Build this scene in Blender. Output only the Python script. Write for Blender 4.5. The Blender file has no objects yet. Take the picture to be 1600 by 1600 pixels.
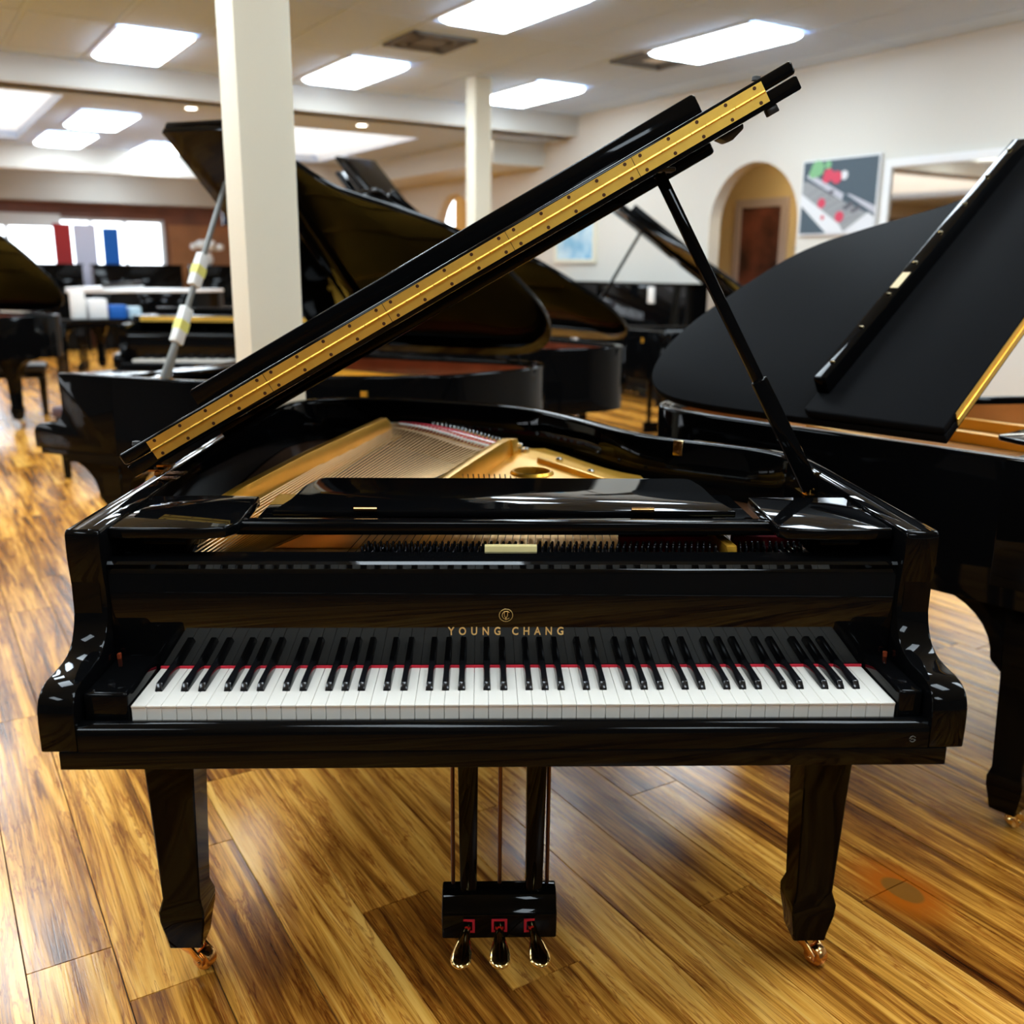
import bpy, bmesh, math, random
from math import sin, cos, radians as R, pi
from mathutils import Vector, Matrix
from mathutils.geometry import tessellate_polygon
random.seed(7)
S = bpy.context.scene
COL = S.collection

# ------------------------------------------------------------------ camera, world, exposure
CAM = Vector((-0.058, -1.4235, 1.3964))
yaw, pitch, roll = R(-1.832), R(14.0), R(0.554)
fw = Vector((-sin(yaw) * cos(pitch), cos(yaw) * cos(pitch), -sin(pitch)))
rt = Vector((cos(yaw), sin(yaw), 0)); up = rt.cross(fw)
rt2 = rt * cos(roll) + up * sin(roll); up2 = -rt * sin(roll) + up * cos(roll)
cd = bpy.data.cameras.new('camera'); cam = bpy.data.objects.new('camera', cd); COL.objects.link(cam)
cam.matrix_world = Matrix(((rt2.x, up2.x, -fw.x, CAM.x), (rt2.y, up2.y, -fw.y, CAM.y), (rt2.z, up2.z, -fw.z, CAM.z), (0, 0, 0, 1)))
cd.sensor_width = 36; cd.lens = 36 * 1512.7 / 1600; cd.clip_start = .05; cd.clip_end = 200
cd.dof.use_dof = True; cd.dof.focus_distance = 1.8; cd.dof.aperture_fstop = 2.9
S.camera = cam
W = bpy.data.worlds.new('world'); S.world = W; W.use_nodes = True
W.node_tree.nodes['Background'].inputs[0].default_value = (.86, .93, 1, 1)
W.node_tree.nodes['Background'].inputs[1].default_value = 5.0
S.view_settings.view_transform = 'Standard'; S.view_settings.look = 'None'
S.view_settings.gamma = 1; S.view_settings.use_curve_mapping = False
S.view_settings.exposure = 0.3
S.cycles.use_denoising = True
S.cycles.max_bounces = 8; S.cycles.glossy_bounces = 5; S.cycles.diffuse_bounces = 5
S.cycles.sample_clamp_indirect = 6; S.cycles.caustics_reflective = False; S.cycles.caustics_refractive = False
LAMP = 16.0        # radiance of the ceiling troffers

# room frame: b runs along the beam, a runs along the right-hand wall
TH = R(30.5)
dA = Vector((-sin(TH), cos(TH), 0)); dB = Vector((cos(TH), sin(TH), 0))
def W3(b, a, z=0.): return dB * b + dA * a + Vector((0, 0, z))

# ------------------------------------------------------------------ materials
MATS = {}
def mat(name, col=(.8, .8, .8), rough=.5, metal=0., spec=.5, emit=None, es=0., coat=0., bump=None, noise=None, trans=0.):
    m = bpy.data.materials.new(name); m.use_nodes = True; nt = m.node_tree
    p = nt.nodes['Principled BSDF']
    p.inputs['Base Color'].default_value = (*col, 1); p.inputs['Roughness'].default_value = rough
    p.inputs['Metallic'].default_value = metal; p.inputs['Specular IOR Level'].default_value = spec
    p.inputs['Coat Weight'].default_value = coat; p.inputs['Coat Roughness'].default_value = .03
    p.inputs['Transmission Weight'].default_value = trans
    if emit: p.inputs['Emission Color'].default_value = (*emit, 1); p.inputs['Emission Strength'].default_value = es
    if bump or noise:
        tc = nt.nodes.new('ShaderNodeTexCoord')
    if noise:      # (scale, amount): mottled value variation
        n = nt.nodes.new('ShaderNodeTexNoise'); n.inputs['Scale'].default_value = noise[0]; n.inputs['Detail'].default_value = 4
        nt.links.new(tc.outputs['Object'], n.inputs['Vector'])
        r = nt.nodes.new('ShaderNodeValToRGB'); a = noise[1]
        r.color_ramp.elements[0].color = (*[c * (1 - a) for c in col], 1); r.color_ramp.elements[1].color = (*[min(1, c * (1 + a)) for c in col], 1)
        r.color_ramp.elements[0].position = .3; r.color_ramp.elements[1].position = .7
        nt.links.new(n.outputs['Fac'], r.inputs['Fac']); nt.links.new(r.outputs['Color'], p.inputs['Base Color'])
    if bump:       # (scale, strength)
        n = nt.nodes.new('ShaderNodeTexNoise'); n.inputs['Scale'].default_value = bump[0]; n.inputs['Detail'].default_value = 5
        nt.links.new(tc.outputs['Object'], n.inputs['Vector'])
        b = nt.nodes.new('ShaderNodeBump'); b.inputs['Strength'].default_value = bump[1]; b.inputs['Distance'].default_value = .004
        nt.links.new(n.outputs['Fac'], b.inputs['Height']); nt.links.new(b.outputs['Normal'], p.inputs['Normal'])
    MATS[name] = m
    return m
BLACK = mat('black_lacquer', (.002, .002, .0022), .04, spec=.12)
FALLB = mat('fallboard_lacquer', (.002, .002, .0022), .03, spec=.25)
LIDB = mat('lid_lacquer', (.002, .002, .0022), .06, spec=.14)
LIDSAT = mat('lid_satin', (.007, .007, .0075), .55, spec=.012)
SATIN = mat('black_satin', (.012, .012, .013), .35)
BLACKKEY = mat('black_key', (.006, .006, .007), .18)
IVORY = mat('white_key', (.74, .70, .63), .22)
BRASS = mat('brass', (1.0, .60, .11), .40, .95, noise=(30, .06))
BRASSHI = mat('polished_brass', (.85, .62, .25), .12, 1.)
COPPERB = mat('coppery_brass', (.75, .42, .16), .2, 1.)
GOLD = mat('gold_iron_plate', (.84, .44, .045), .33, .75, noise=(6, .08))
COPPER = mat('copper_string', (.92, .58, .27), .28, 1.)
STEEL = mat('steel', (.78, .77, .74), .25, 1.)
STEELD = mat('blued_steel', (.10, .10, .12), .25, 1.)
DARKSCREW = mat('dark_screw', (.10, .04, .02), .35, .7)
FELT = mat('red_felt', (.55, .012, .03), .95, bump=(400, .4))
WOOD = mat('soundboard_wood', (.06, .022, .006), .4, noise=(8, .25))
MAHOG = mat('mahogany', (.20, .035, .012), .18, noise=(5, .3))
SPRUCE = mat('orange_wood', (.50, .20, .05), .25, noise=(5, .25))
RUBBER = mat('rubber', (.02, .02, .02), .6)
WALL = mat('wall_paint', (.68, .65, .585), .75, bump=(180, .05))
COLP = mat('column_paint', (.84, .78, .62), .6, bump=(150, .08))
BEAMP = mat('beam_paint', (.54, .52, .48), .7)
CEILM = mat('ceiling_tile', (.50, .64, .86), .85, bump=(260, .25), noise=(120, .06))
GRIDM = mat('ceiling_grid', (.55, .70, .92), .6)
FARCEIL = mat('far_ceiling', (.46, .56, .74), .8)
TANW = mat('tan_wall', (.62, .47, .24), .8)
ORANGEW = mat('orange_wall', (.60, .30, .05), .8)
BROWNW = mat('brown_panelling', (.22, .07, .03), .35, noise=(2, .25))
BROWNL = mat('light_brown_panelling', (.40, .15, .05), .35, noise=(2, .2))
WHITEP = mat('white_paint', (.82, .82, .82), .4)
CREAM = mat('cream_paint', (.80, .76, .62), .5)
MAUVE = mat('mauve_frame', (.42, .34, .32), .4)
DARKPIC = mat('dark_painting', (.10, .03, .018), .5, noise=(3, .9))
LAMPM = mat('lamp_diffuser', (.9, .9, .9), .5, emit=(.77, .905, 1), es=LAMP)
DOWNM = mat('downlight_lens', (.9, .9, .9), .5, emit=(1, .93, .80), es=9)
SKYM = mat('skylight_diffuser', (.9, .9, .9), .5, emit=(.88, .95, 1), es=2.4)
VENTM = mat('vent_grey', (.10, .095, .085), .6)
GLASS = mat('window_glass', (1, 1, 1), 0., trans=1.); 
REDC = mat('red_cloth', (.40, .02, .02), .8); BLUEC = mat('blue_cloth', (.0, .10, .42), .7)
PAPER = mat('white_paper', (.85, .85, .83), .7); YELLOW = mat('yellow_sticker', (.85, .80, .22), .6)
NAVY = mat('navy_screen', (.012, .015, .03), .25)
PURPLE = mat('plum_leather', (.07, .04, .05), .5); LBLUE = mat('pale_blue_plastic', (.45, .62, .72), .4)
TERR = mat('wood_light', (.55, .32, .14), .4, noise=(6, .2))
MIRR = mat('mirror_glass', (.78, .72, .62), .03, 1.)
LABELG = mat('gold_label', (.80, .66, .30), .5, .2)
LOGO = mat('logo_gold', (.72, .47, .17), .35, .6)
DIMGREY = mat('grey_mark', (.22, .22, .21), .4)
TRIMG = mat('trim_grey', (.62, .62, .58), .6)

def plank_material():
    m = bpy.data.materials.new('floor_planks'); m.use_nodes = True; nt = m.node_tree; N = nt.nodes; Lk = nt.links
    p = N['Principled BSDF']
    def node(t, **k):
        n = N.new(t)
        for a, b in k.items(): setattr(n, a, b)
        return n
    def math_(op, a, b=None):
        n = node('ShaderNodeMath', operation=op)
        for i, v in enumerate((a, b)):
            if v is None: continue
            if isinstance(v, (int, float)): n.inputs[i].default_value = v
            else: Lk.new(v, n.inputs[i])
        return n.outputs[0]
    geo = node('ShaderNodeNewGeometry'); oi = node('ShaderNodeObjectInfo')
    rot = node('ShaderNodeVectorRotate'); rot.rotation_type = 'Z_AXIS'; rot.inputs['Angle'].default_value = -R(29.8)
    Lk.new(geo.outputs['Position'], rot.inputs['Vector'])
    sep = node('ShaderNodeSeparateXYZ'); Lk.new(rot.outputs[0], sep.inputs[0])
    b, a = sep.outputs[0], sep.outputs[1]
    row = math_('FLOOR', math_('DIVIDE', math_('ADD', b, .71), .1655))
    wn = node('ShaderNodeTexWhiteNoise', noise_dimensions='2D')
    cb = node('ShaderNodeCombineXYZ'); Lk.new(row, cb.inputs[0]); Lk.new(oi.outputs['Random'], cb.inputs[1]); Lk.new(cb.outputs[0], wn.inputs['Vector'])
    rnd = wn.outputs['Value']
    off = math_('MULTIPLY', rnd, 37.0)
    # grain space: stretched along the board, wandering a little
    def grain(sb, sa, detail, dist, rough=.6):
        c = node('ShaderNodeCombineXYZ'); Lk.new(math_('MULTIPLY', b, sb), c.inputs[0]); Lk.new(math_('MULTIPLY', a, sa), c.inputs[1]); Lk.new(off, c.inputs[2])
        n = node('ShaderNodeTexNoise'); n.inputs['Scale'].default_value = 1; n.inputs['Detail'].default_value = detail
        n.inputs['Distortion'].default_value = dist; n.inputs['Roughness'].default_value = rough
        Lk.new(c.outputs[0], n.inputs['Vector']); return n.outputs['Fac']
    g1 = grain(24, 1.25, 6, .8); g2 = grain(125, 2.6, 4, 1.0, .65); g3 = grain(26, 1.5, 5, 1.5); g4 = grain(5.5, 1.1, 3, .4)
    ramp = node('ShaderNodeValToRGB'); cr = ramp.color_ramp
    cr.elements[0].position = .26; cr.elements[0].color = (.10, .029, .004, 1)
    cr.elements[1].position = .74; cr.elements[1].color = (.98, .555, .125, 1)
    e = cr.elements.new(.42); e.color = (.35, .128, .014, 1)
    e = cr.elements.new(.56); e.color = (.76, .345, .048, 1)
    mixg = math_('ADD', math_('MULTIPLY', g1, .55), math_('ADD', math_('MULTIPLY', g2, .25), math_('MULTIPLY', g4, .20)))
    mixg = math_('ADD', mixg, math_('MULTIPLY', math_('SUBTRACT', rnd, .5), .10))
    mixg = math_('ADD', math_('MULTIPLY', math_('SUBTRACT', mixg, .5), 1.75), .5)
    Lk.new(mixg, ramp.inputs['Fac'])
    # thin dark veins where g3 crosses a level
    v = math_('ABSOLUTE', math_('SUBTRACT', g3, .5)); vr = node('ShaderNodeValToRGB')
    vr.color_ramp.elements[0].position = 0; vr.color_ramp.elements[0].color = (.42, .20, .10, 1); vr.color_ramp.elements[1].position = .035; vr.color_ramp.elements[1].color = (1, 1, 1, 1)
    Lk.new(v, vr.inputs['Fac'])
    mx = node('ShaderNodeMix', data_type='RGBA', blend_type='MULTIPLY'); mx.inputs['Factor'].default_value = .75
    Lk.new(ramp.outputs['Color'], mx.inputs['A']); Lk.new(vr.outputs['Color'], mx.inputs['B'])
    g5 = grain(8.5, .65, 5, 1.1, .55); r5 = node('ShaderNodeMapRange'); r5.inputs['From Min'].default_value = .60; r5.inputs['From Max'].default_value = .70; Lk.new(g5, r5.inputs['Value'])
    m5 = node('ShaderNodeMix', data_type='RGBA', blend_type='MULTIPLY'); Lk.new(math_('MULTIPLY', r5.outputs[0], .8), m5.inputs['Factor']); Lk.new(mx.outputs['Result'], m5.inputs['A']); m5.inputs['B'].default_value = (.40, .27, .20, 1); mx = m5
    # orange stain with an olive, wet-looking heart on the boards right of the piano
    du = math_('SUBTRACT', b, 1.068); dv = math_('SUBTRACT', a, .002)
    d2 = math_('SQRT', math_('ADD', math_('POWER', math_('DIVIDE', du, .082), 2), math_('POWER', math_('DIVIDE', dv, .122), 2)))
    d2 = math_('ADD', d2, math_('MULTIPLY', math_('SUBTRACT', g1, .5), .9))
    sr = node('ShaderNodeMapRange'); sr.inputs['From Min'].default_value = 1.3; sr.inputs['From Max'].default_value = .55; Lk.new(d2, sr.inputs['Value'])
    s1 = node('ShaderNodeMix', data_type='RGBA'); Lk.new(math_('MULTIPLY', sr.outputs[0], .96), s1.inputs['Factor'])
    s1.inputs['B'].default_value = (.46, .105, .003, 1); Lk.new(mx.outputs['Result'], s1.inputs['A'])
    d3 = math_('SQRT', math_('ADD', math_('POWER', math_('DIVIDE', math_('SUBTRACT', b, 1.066), .034), 2), math_('POWER', math_('DIVIDE', math_('ADD', dv, .002), .055), 2)))
    d3 = math_('ADD', d3, math_('MULTIPLY', math_('SUBTRACT', g4, .5), .9))
    sr2 = node('ShaderNodeMapRange'); sr2.inputs['From Min'].default_value = 1.05; sr2.inputs['From Max'].default_value = .9; Lk.new(d3, sr2.inputs['Value'])
    s2 = node('ShaderNodeMix', data_type='RGBA'); Lk.new(math_('MULTIPLY', sr2.outputs[0], .9), s2.inputs['Factor'])
    s2.inputs['B'].default_value = (.24, .095, .012, 1); Lk.new(s1.outputs['Result'], s2.inputs['A'])
    Lk.new(s2.outputs['Result'], p.inputs['Base Color'])
    p.inputs['Roughness'].default_value = .3
    rr = node('ShaderNodeMapRange'); rr.inputs['To Min'].default_value = .16; rr.inputs['To Max'].default_value = .27; Lk.new(g2, rr.inputs['Value']); Lk.new(rr.outputs[0], p.inputs['Roughness'])
    bp = node('ShaderNodeBump'); bp.inputs['Strength'].default_value = .16; bp.inputs['Distance'].default_value = .004
    Lk.new(math_('ADD', math_('MULTIPLY', g1, .6), math_('MULTIPLY', g2, .3)), bp.inputs['Height']); Lk.new(bp.outputs['Normal'], p.inputs['Normal'])
    return m
PLANK = plank_material()

# ------------------------------------------------------------------ mesh helpers
class MB:
    """collects vertices and faces of one part"""
    def __init__(s): s.v = []; s.f = []
    def add(s, vs, fs):
        o = len(s.v); s.v += [tuple(x) for x in vs]; s.f += [tuple(i + o for i in f) for f in fs]; return s
    def box(s, x0, x1, y0, y1, z0, z1):
        return s.add([(x0, y0, z0), (x1, y0, z0), (x1, y1, z0), (x0, y1, z0), (x0, y0, z1), (x1, y0, z1), (x1, y1, z1), (x0, y1, z1)],
                     [(0, 3, 2, 1), (4, 5, 6, 7), (0, 1, 5, 4), (1, 2, 6, 5), (2, 3, 7, 6), (3, 0, 4, 7)])
    def frustum(s, c0, w0, d0, z0, c1, w1, d1, z1):
        a = [(c0[0] + i * w0 / 2, c0[1] + j * d0 / 2, z0) for i, j in ((-1, -1), (1, -1), (1, 1), (-1, 1))]
        b = [(c1[0] + i * w1 / 2, c1[1] + j * d1 / 2, z1) for i, j in ((-1, -1), (1, -1), (1, 1), (-1, 1))]
        return s.add(a + b, [(0, 3, 2, 1), (4, 5, 6, 7), (0, 1, 5, 4), (1, 2, 6, 5), (2, 3, 7, 6), (3, 0, 4, 7)])
    def prism(s, poly, fn, lo, hi, holes=()):
        """polygon (p,q) extruded lo..hi; fn(p,q,h) -> xyz"""
        loops = [poly] + list(holes)
        flat = [q for l in loops for q in l]; n = len(flat)
        tris = tessellate_polygon([[Vector((q[0], q[1], 0)) for q in l] for l in loops])
        vs = [fn(q[0], q[1], lo) for q in flat] + [fn(q[0], q[1], hi) for q in flat]
        fs = []
        if holes:
            fs += [tuple(t) for t in tris] + [tuple(n + i for i in reversed(t)) for t in tris]
        else:
            fs += [tuple(range(n)), tuple(n + i for i in reversed(range(n)))]
        o = 0
        for l in loops:
            k = len(l)
            for i in range(k):
                j = (i + 1) % k
                fs.append((o + i, o + j, n + o + j, n + o + i))
            o += k
        return s.add(vs, fs)
    def loft(s, rings, closed=True, caps=True):
        k = len(rings[0]); vs = [p for r in rings for p in r]; fs = []
        for i in range(len(rings) - 1):
            for j in range(k if closed else k - 1):
                a = i * k + j; b = i * k + (j + 1) % k
                fs.append((a, b, b + k, a + k))
        if caps: fs += [tuple(reversed(range(k))), tuple(range((len(rings) - 1) * k, len(rings) * k))]
        return s.add(vs, fs)
    def tube(s, pts, r, n=8):
        pts = [Vector(p) for p in pts]; rings = []
        for i, p in enumerate(pts):
            d = (pts[min(i + 1, len(pts) - 1)] - pts[max(i - 1, 0)]).normalized()
            u = d.cross(Vector((0, 0, 1)) if abs(d.z) < .9 else Vector((1, 0, 0))).normalized(); w = d.cross(u)
            rr = r[i] if isinstance(r, (list, tuple)) else r
            rings.append([p + (u * cos(2 * pi * j / n) + w * sin(2 * pi * j / n)) * rr for j in range(n)])
        return s.loft(rings)
    def lathe(s, prof, c, axis='z', n=16):
        rings = []
        for r, h in prof:
            ring = []
            for j in range(n):
                a, b = r * cos(2 * pi * j / n), r * sin(2 * pi * j / n)
                ring.append((c[0] + a, c[1] + b, c[2] + h) if axis == 'z' else (c[0] + h, c[1] + a, c[2] + b) if axis == 'x' else (c[0] + a, c[1] + h, c[2] + b))
            rings.append(ring)
        return s.loft(rings)
    def move(s, M):
        s.v = [tuple(M @ Vector(p)) for p in s.v]; return s

def mesh(name, mb, m, bevel=0, seg=2, smooth=40, ang=30):
    me = bpy.data.meshes.new(name); me.from_pydata(mb.v, [], mb.f)
    bm = bmesh.new(); bm.from_mesh(me)
    bmesh.ops.remove_doubles(bm, verts=bm.verts, dist=1e-6)
    bmesh.ops.recalc_face_normals(bm, faces=bm.faces)
    if bevel:
        ed = [e for e in bm.edges if len(e.link_faces) == 2 and e.calc_face_angle(0) > R(ang)]
        bmesh.ops.bevel(bm, geom=ed, offset=bevel, segments=seg, profile=.5, affect='EDGES', clamp_overlap=True)
    bm.to_mesh(me); bm.free()
    if smooth:
        me.polygons.foreach_set('use_smooth', [True] * len(me.polygons)); me.set_sharp_from_angle(angle=R(smooth))
    for q in (m if isinstance(m, (list, tuple)) else [m]): me.materials.append(q)
    return me
def link(name, data, parent=None, loc=(0, 0, 0), rot=(0, 0, 0)):
    o = bpy.data.objects.new(name, data); COL.objects.link(o); o.parent = parent; o.location = loc; o.rotation_euler = rot
    return o
def obj(name, mb, m, parent=None, bevel=0, seg=2, smooth=40, loc=(0, 0, 0), rot=(0, 0, 0), label=None, kind=None, ang=30):
    o = link(name, mesh(name, mb, m, bevel, seg, smooth, ang), parent, loc, rot)
    if label: o['label'] = label
    if kind: o['kind'] = kind
    return o
def tag(o, label, cat, group=None):
    o['label'] = label; o['category'] = cat
    if group: o['group'] = group
    return o
def thing(name, label, cat, loc=(0, 0, 0), rz=0., group=None):
    return tag(link(name, None, None, loc, (0, 0, rz)), label, cat, group)
def struct(name, mb, m, **k):
    o = obj(name, mb, m, **k)
    if not k.get('parent'): o['kind'] = 'structure'
    return o
def spline(pts, n=6):
    P = [Vector(p) for p in pts]; out = []
    for i in range(len(P) - 1):
        p0 = P[max(i - 1, 0)]; p1 = P[i]; p2 = P[i + 1]; p3 = P[min(i + 2, len(P) - 1)]
        for k in range(n):
            t = k / n
            out.append(.5 * (2 * p1 + (p2 - p0) * t + (2 * p0 - 5 * p1 + 4 * p2 - p3) * t * t + (3 * p1 - p0 - 3 * p2 + p3) * t ** 3))
    out.append(P[-1]); return [tuple(q) for q in out]
def offset(path, d):
    out = []
    for i, p in enumerate(path):
        a = Vector(path[max(i - 1, 0)]); b = Vector(path[min(i + 1, len(path) - 1)]); t = (b - a).normalized()
        out.append((p[0] + t.y * d, p[1] - t.x * d))
    return out
def xy(p, q, h): return (p, q, h)

# ------------------------------------------------------------------ room shell
H = 3.3
def room(p, q, h): return tuple(W3(p, q, h))
def rb(mb, b0, b1, a0, a1, z0, z1):      # box in room axes
    c = [room(b, a, z) for z in (z0, z1) for b, a in ((b0, a0), (b1, a0), (b1, a1), (b0, a1))]
    return mb.add(c, [(0, 3, 2, 1), (4, 5, 6, 7), (0, 1, 5, 4), (1, 2, 6, 5), (2, 3, 7, 6), (3, 0, 4, 7)])

def wall_plate(name, poly, holes, fn, lo, hi, m): return struct(name, MB().prism(poly, fn, lo, hi, holes), m, smooth=0)
floor = struct('floor', rb(MB(), -9, 10, -7, 19, -.06, -.004), mat('subfloor', (.03, .015, .006), .8), smooth=0)
# boards: 1.28 x 0.1655 m, joints placed as in the photograph near the piano
PW, PL, PT = .1655, 1.28, R(29.8)
pm = MB(); w, l = PW - .0012, PL - .0012
pm.add([(0, 0, -.005), (w, 0, -.005), (w, l, -.005), (0, l, -.005), (.001, .001, 0), (w - .001, .001, 0), (w - .001, l - .001, 0), (.001, l - .001, 0)],
       [(4, 5, 6, 7), (0, 1, 5, 4), (1, 2, 6, 5), (2, 3, 7, 6), (3, 0, 4, 7)])
plank_me = mesh('plank', pm, PLANK, smooth=0)
pA = Vector((-sin(PT), cos(PT), 0)); pB = Vector((cos(PT), sin(PT), 0))
joint = {0: .735, 1: .55, 2: 1.004, 3: 1.319, 4: .566, 5: .193, 6: .80, 7: 1.06, 8: .198, 9: .655, 10: .02}
cand = []
for k in range(-52, 62):
    j0 = joint.get(k, random.uniform(0, PL))
    for i in range(-6, 16):
        c = pB * (-.71 + PW * k) + pA * (j0 + PL * i); mid = c + pB * PW / 2 + pA * PL / 2
        b, a = mid.dot(dB), mid.dot(dA)
        if not (-8.6 < b < 9.6 and -6.6 < a < 18.6): continue
        d = mid - CAM; z = d.dot(fw)
        seen = z > .8 and abs(d.dot(rt2) / z) < .72 and abs(d.dot(up2) / z) < .75
        cand.append((0 if seen else 1, d.length, c))
cand.sort(key=lambda t: t[:2])
for s_, d_, c in cand[:290]:
    link('plank', plank_me, floor, c, (0, 0, PT))
rest = MB()
for s_, d_, c in cand[290:]:
    rest.add([c + pB * v[0] + pA * v[1] + Vector((0, 0, v[2])) for v in pm.v], pm.f)
obj('plank_field', rest, PLANK, floor, smooth=0, kind='stuff')

def arch(a0, a1, top):
    r = (a1 - a0) / 2; c = (a0 + a1) / 2
    return [(a0, .0)] + [(c - r * cos(t), top - r + r * sin(t)) for t in [pi * i / 20 for i in range(21)]] + [(a1, .0)]
WB = 6.9
AR1 = arch(5.72, 6.96, 2.50); AR0 = arch(12.1, 13.3, 2.55)
AR1 = [(p, max(q, .002)) for p, q in AR1]; AR0 = [(p, max(q, .002)) for p, q in AR0]
wall_plate('wall_right', [(-7, -.02), (19, -.02), (19, H + .1), (-7, H + .1)], [AR1, AR0], lambda a, z, h: room(WB + h, a, z), 0, .16, WALL)
wall_plate('wall_left', [(-7, -.02), (19, -.02), (19, H + .1), (-7, H + .1)], [[(5.6, .7), (8.6, .7), (8.6, 2.6), (5.6, 2.6)], [(9.2, .7), (12.2, .7), (12.2, 2.6), (9.2, 2.6)]], lambda a, z, h: room(-8.8 + h, a, z), -.2, 0, mat('left_wall_paint', (.22, .22, .22), .8))
for n_, a0 in ((2, 5.6), (3, 9.2)):  # windows out of view, added to bring daylight from the left
    wd_ = link('window_%d' % n_, None); wd_['kind'] = 'structure'; f_ = MB()
    for q in ((a0, a0 + .07, .7, 2.6), (a0 + 2.93, a0 + 3, .7, 2.6), (a0 + 1.47, a0 + 1.53, .7, 2.6), (a0, a0 + 3, .7, .77), (a0, a0 + 3, 2.53, 2.6)): rb(f_, -8.95, -8.85, *q)
    obj('window_frame', f_, WHITEP, wd_, smooth=0)
    for k in (0, 1): obj('pane', rb(MB(), -8.905, -8.895, a0 + .07 + 1.46 * k, a0 + 1.47 + 1.46 * k, .77, 2.53), GLASS, wd_, smooth=0)
struct('wall_back', rb(MB(), -9, 10, -7.2, -7, 0, H + .1), mat('back_wall_paint', (.16, .16, .16), .8), smooth=0)
# far wall with a long window
FA = 18.0
wall_plate('wall_far', [(-9, -.02), (9, -.02), (9, H + .1), (-9, H + .1)], [[(-3.2, .95), (3.72, .95), (3.72, 2.24), (-3.2, 2.24)]], lambda b, z, h: room(b, FA + h, z), 0, .2, BROWNW)
struct('trim_1', rb(MB(), 3.78, 6.9, FA - .04, FA, .0, 2.16), BROWNL, smooth=0)['kind'] = 'structure'
win = link('window_1', None); win['kind'] = 'structure'
fr = MB()
for b0, b1 in ((-3.2, -3.13), (-1.6, -1.54), (-.2, -.14), (1.06, 1.12), (2.42, 2.47), (3.0, 3.05), (3.65, 3.72)): rb(fr, b0, b1, FA + .03, FA + .11, .95, 2.24)
rb(fr, -3.2, 3.72, FA + .03, FA + .11, .95, 1.0); rb(fr, -3.2, 3.72, FA + .03, FA + .11, 2.18, 2.24)
obj('window_frame', fr, WHITEP, win, smooth=0)
for b0, b1 in ((-3.13, -1.6), (-1.54, -.2), (-.14, 1.06), (1.12, 2.42), (2.47, 3.0), (3.05, 3.65)):
    obj('pane', rb(MB(), b0, b1, FA + .065, FA + .075, 1.0, 2.18), GLASS, win, smooth=0)
tag(obj('pale_banner', rb(MB(), 2.12, 2.50, FA - .12, FA - .10, 1.0, 2.12), mat('lilac_cloth', (.62, .60, .72), .8), smooth=0), 'pale lilac cloth banner hanging between the red and blue ones', 'banner')
vb = tag(obj('window_blind', rb(MB(), -.1, 1.95, FA - .06, FA - .03, 2.06, 2.28), WHITEP, smooth=0), 'white rolled blind along the top of the far window', 'blind')
tag(obj('red_banner', rb(MB(), 1.80, 2.09, FA - .12, FA - .10, 1.0, 2.12), REDC, smooth=0), 'red cloth banner hanging in the far window', 'banner')
tag(obj('blue_banner', rb(MB(), 2.60, 2.88, FA - .12, FA - .10, 1.0, 2.07), BLUEC, smooth=0), 'blue cloth banner hanging in the far window', 'banner')

# ceiling, tiles, beam
wells = [[(-5, 9.95), (.95, 9.95), (.95, 14.0), (-5, 14.0)], [(3.55, 10.75), (5.3, 10.75), (5.3, 14.3), (3.55, 14.3)]]
ceil = struct('ceiling', rb(MB(), -9, 10, -7, 9.55, H, H + .1), GRIDM, smooth=0)
wall_plate('ceiling_far', [(-9, 9.55), (10, 9.55), (10, 19), (-9, 19)], wells, lambda b, a, h: room(b, a, h), 3.05, 3.15, FARCEIL)
bm_ = struct('beam', rb(MB(), -9, 6.9, 9.45, 9.75, 3.05, H), BEAMP, smooth=0)
struct('beam_far', rb(MB(), -9, 6.9, 14.5, 14.8, 2.72, 3.05), BEAMP, smooth=0)
struct('beam_window', rb(MB(), -9, 6.0, 17.55, 17.98, 2.48, 3.05), BEAMP, smooth=0)
struct('trim_2', rb(MB(), 6.1, 6.9, 10.2, 18, 2.75, 3.05), TRIMG, smooth=0)
for i, wl in enumerate(wells):
    (b0, a0), (b1, _), (_, a1), _ = wl
    sw = MB()
    for q in ((b0 - .05, b0, a0 - .05, a1 + .05), (b1, b1 + .05, a0 - .05, a1 + .05), (b0, b1, a0 - .05, a0), (b0, b1, a1, a1 + .05)): rb(sw, *q, 3.06, 4.0)
    sk = link('skylight', None); tag(sk, ('pale blue lit skylight well at the far left ceiling', 'white lit skylight well beyond the beam, right of the near column')[i], 'skylight')
    obj('well', sw, WHITEP, sk, smooth=0)
    obj('diffuser', rb(MB(), b0, b1, a0, a1, 3.98, 4.02), SKYM, sk, smooth=0)
TB, TA = .683, 1.485
b_o, a_o = 1.39 - TB / 2, 8.40 - TA / 2
LIGHTS = [(b, a) for a in (8.40, 5.42, 2.45) for b in (-4.73, -2.69, -.66, 1.39, 3.40, 5.48)] + [(-2.69, -.52), (-.66, -.52), (1.39, -.52), (3.40, -.52), (-.66, -3.5), (3.40, -3.5)]
VENTS = [(3.42, 6.82), (5.46, 6.26)]
tm = MB(); tw, tl = TB - .03, TA - .03
tm.add([(-tw / 2, -tl / 2, 0), (tw / 2, -tl / 2, 0), (tw / 2, tl / 2, 0), (-tw / 2, tl / 2, 0),
        (-tw / 2 + .012, -tl / 2 + .012, -.006), (tw / 2 - .012, -tl / 2 + .012, -.006), (tw / 2 - .012, tl / 2 - .012, -.006), (-tw / 2 + .012, tl / 2 - .012, -.006)],
       [(7, 6, 5, 4), (4, 5, 1, 0), (5, 6, 2, 1), (6, 7, 3, 2), (7, 4, 0, 3)])
tile_me = mesh('ceiling_tile', tm, CEILM, smooth=0)
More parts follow.
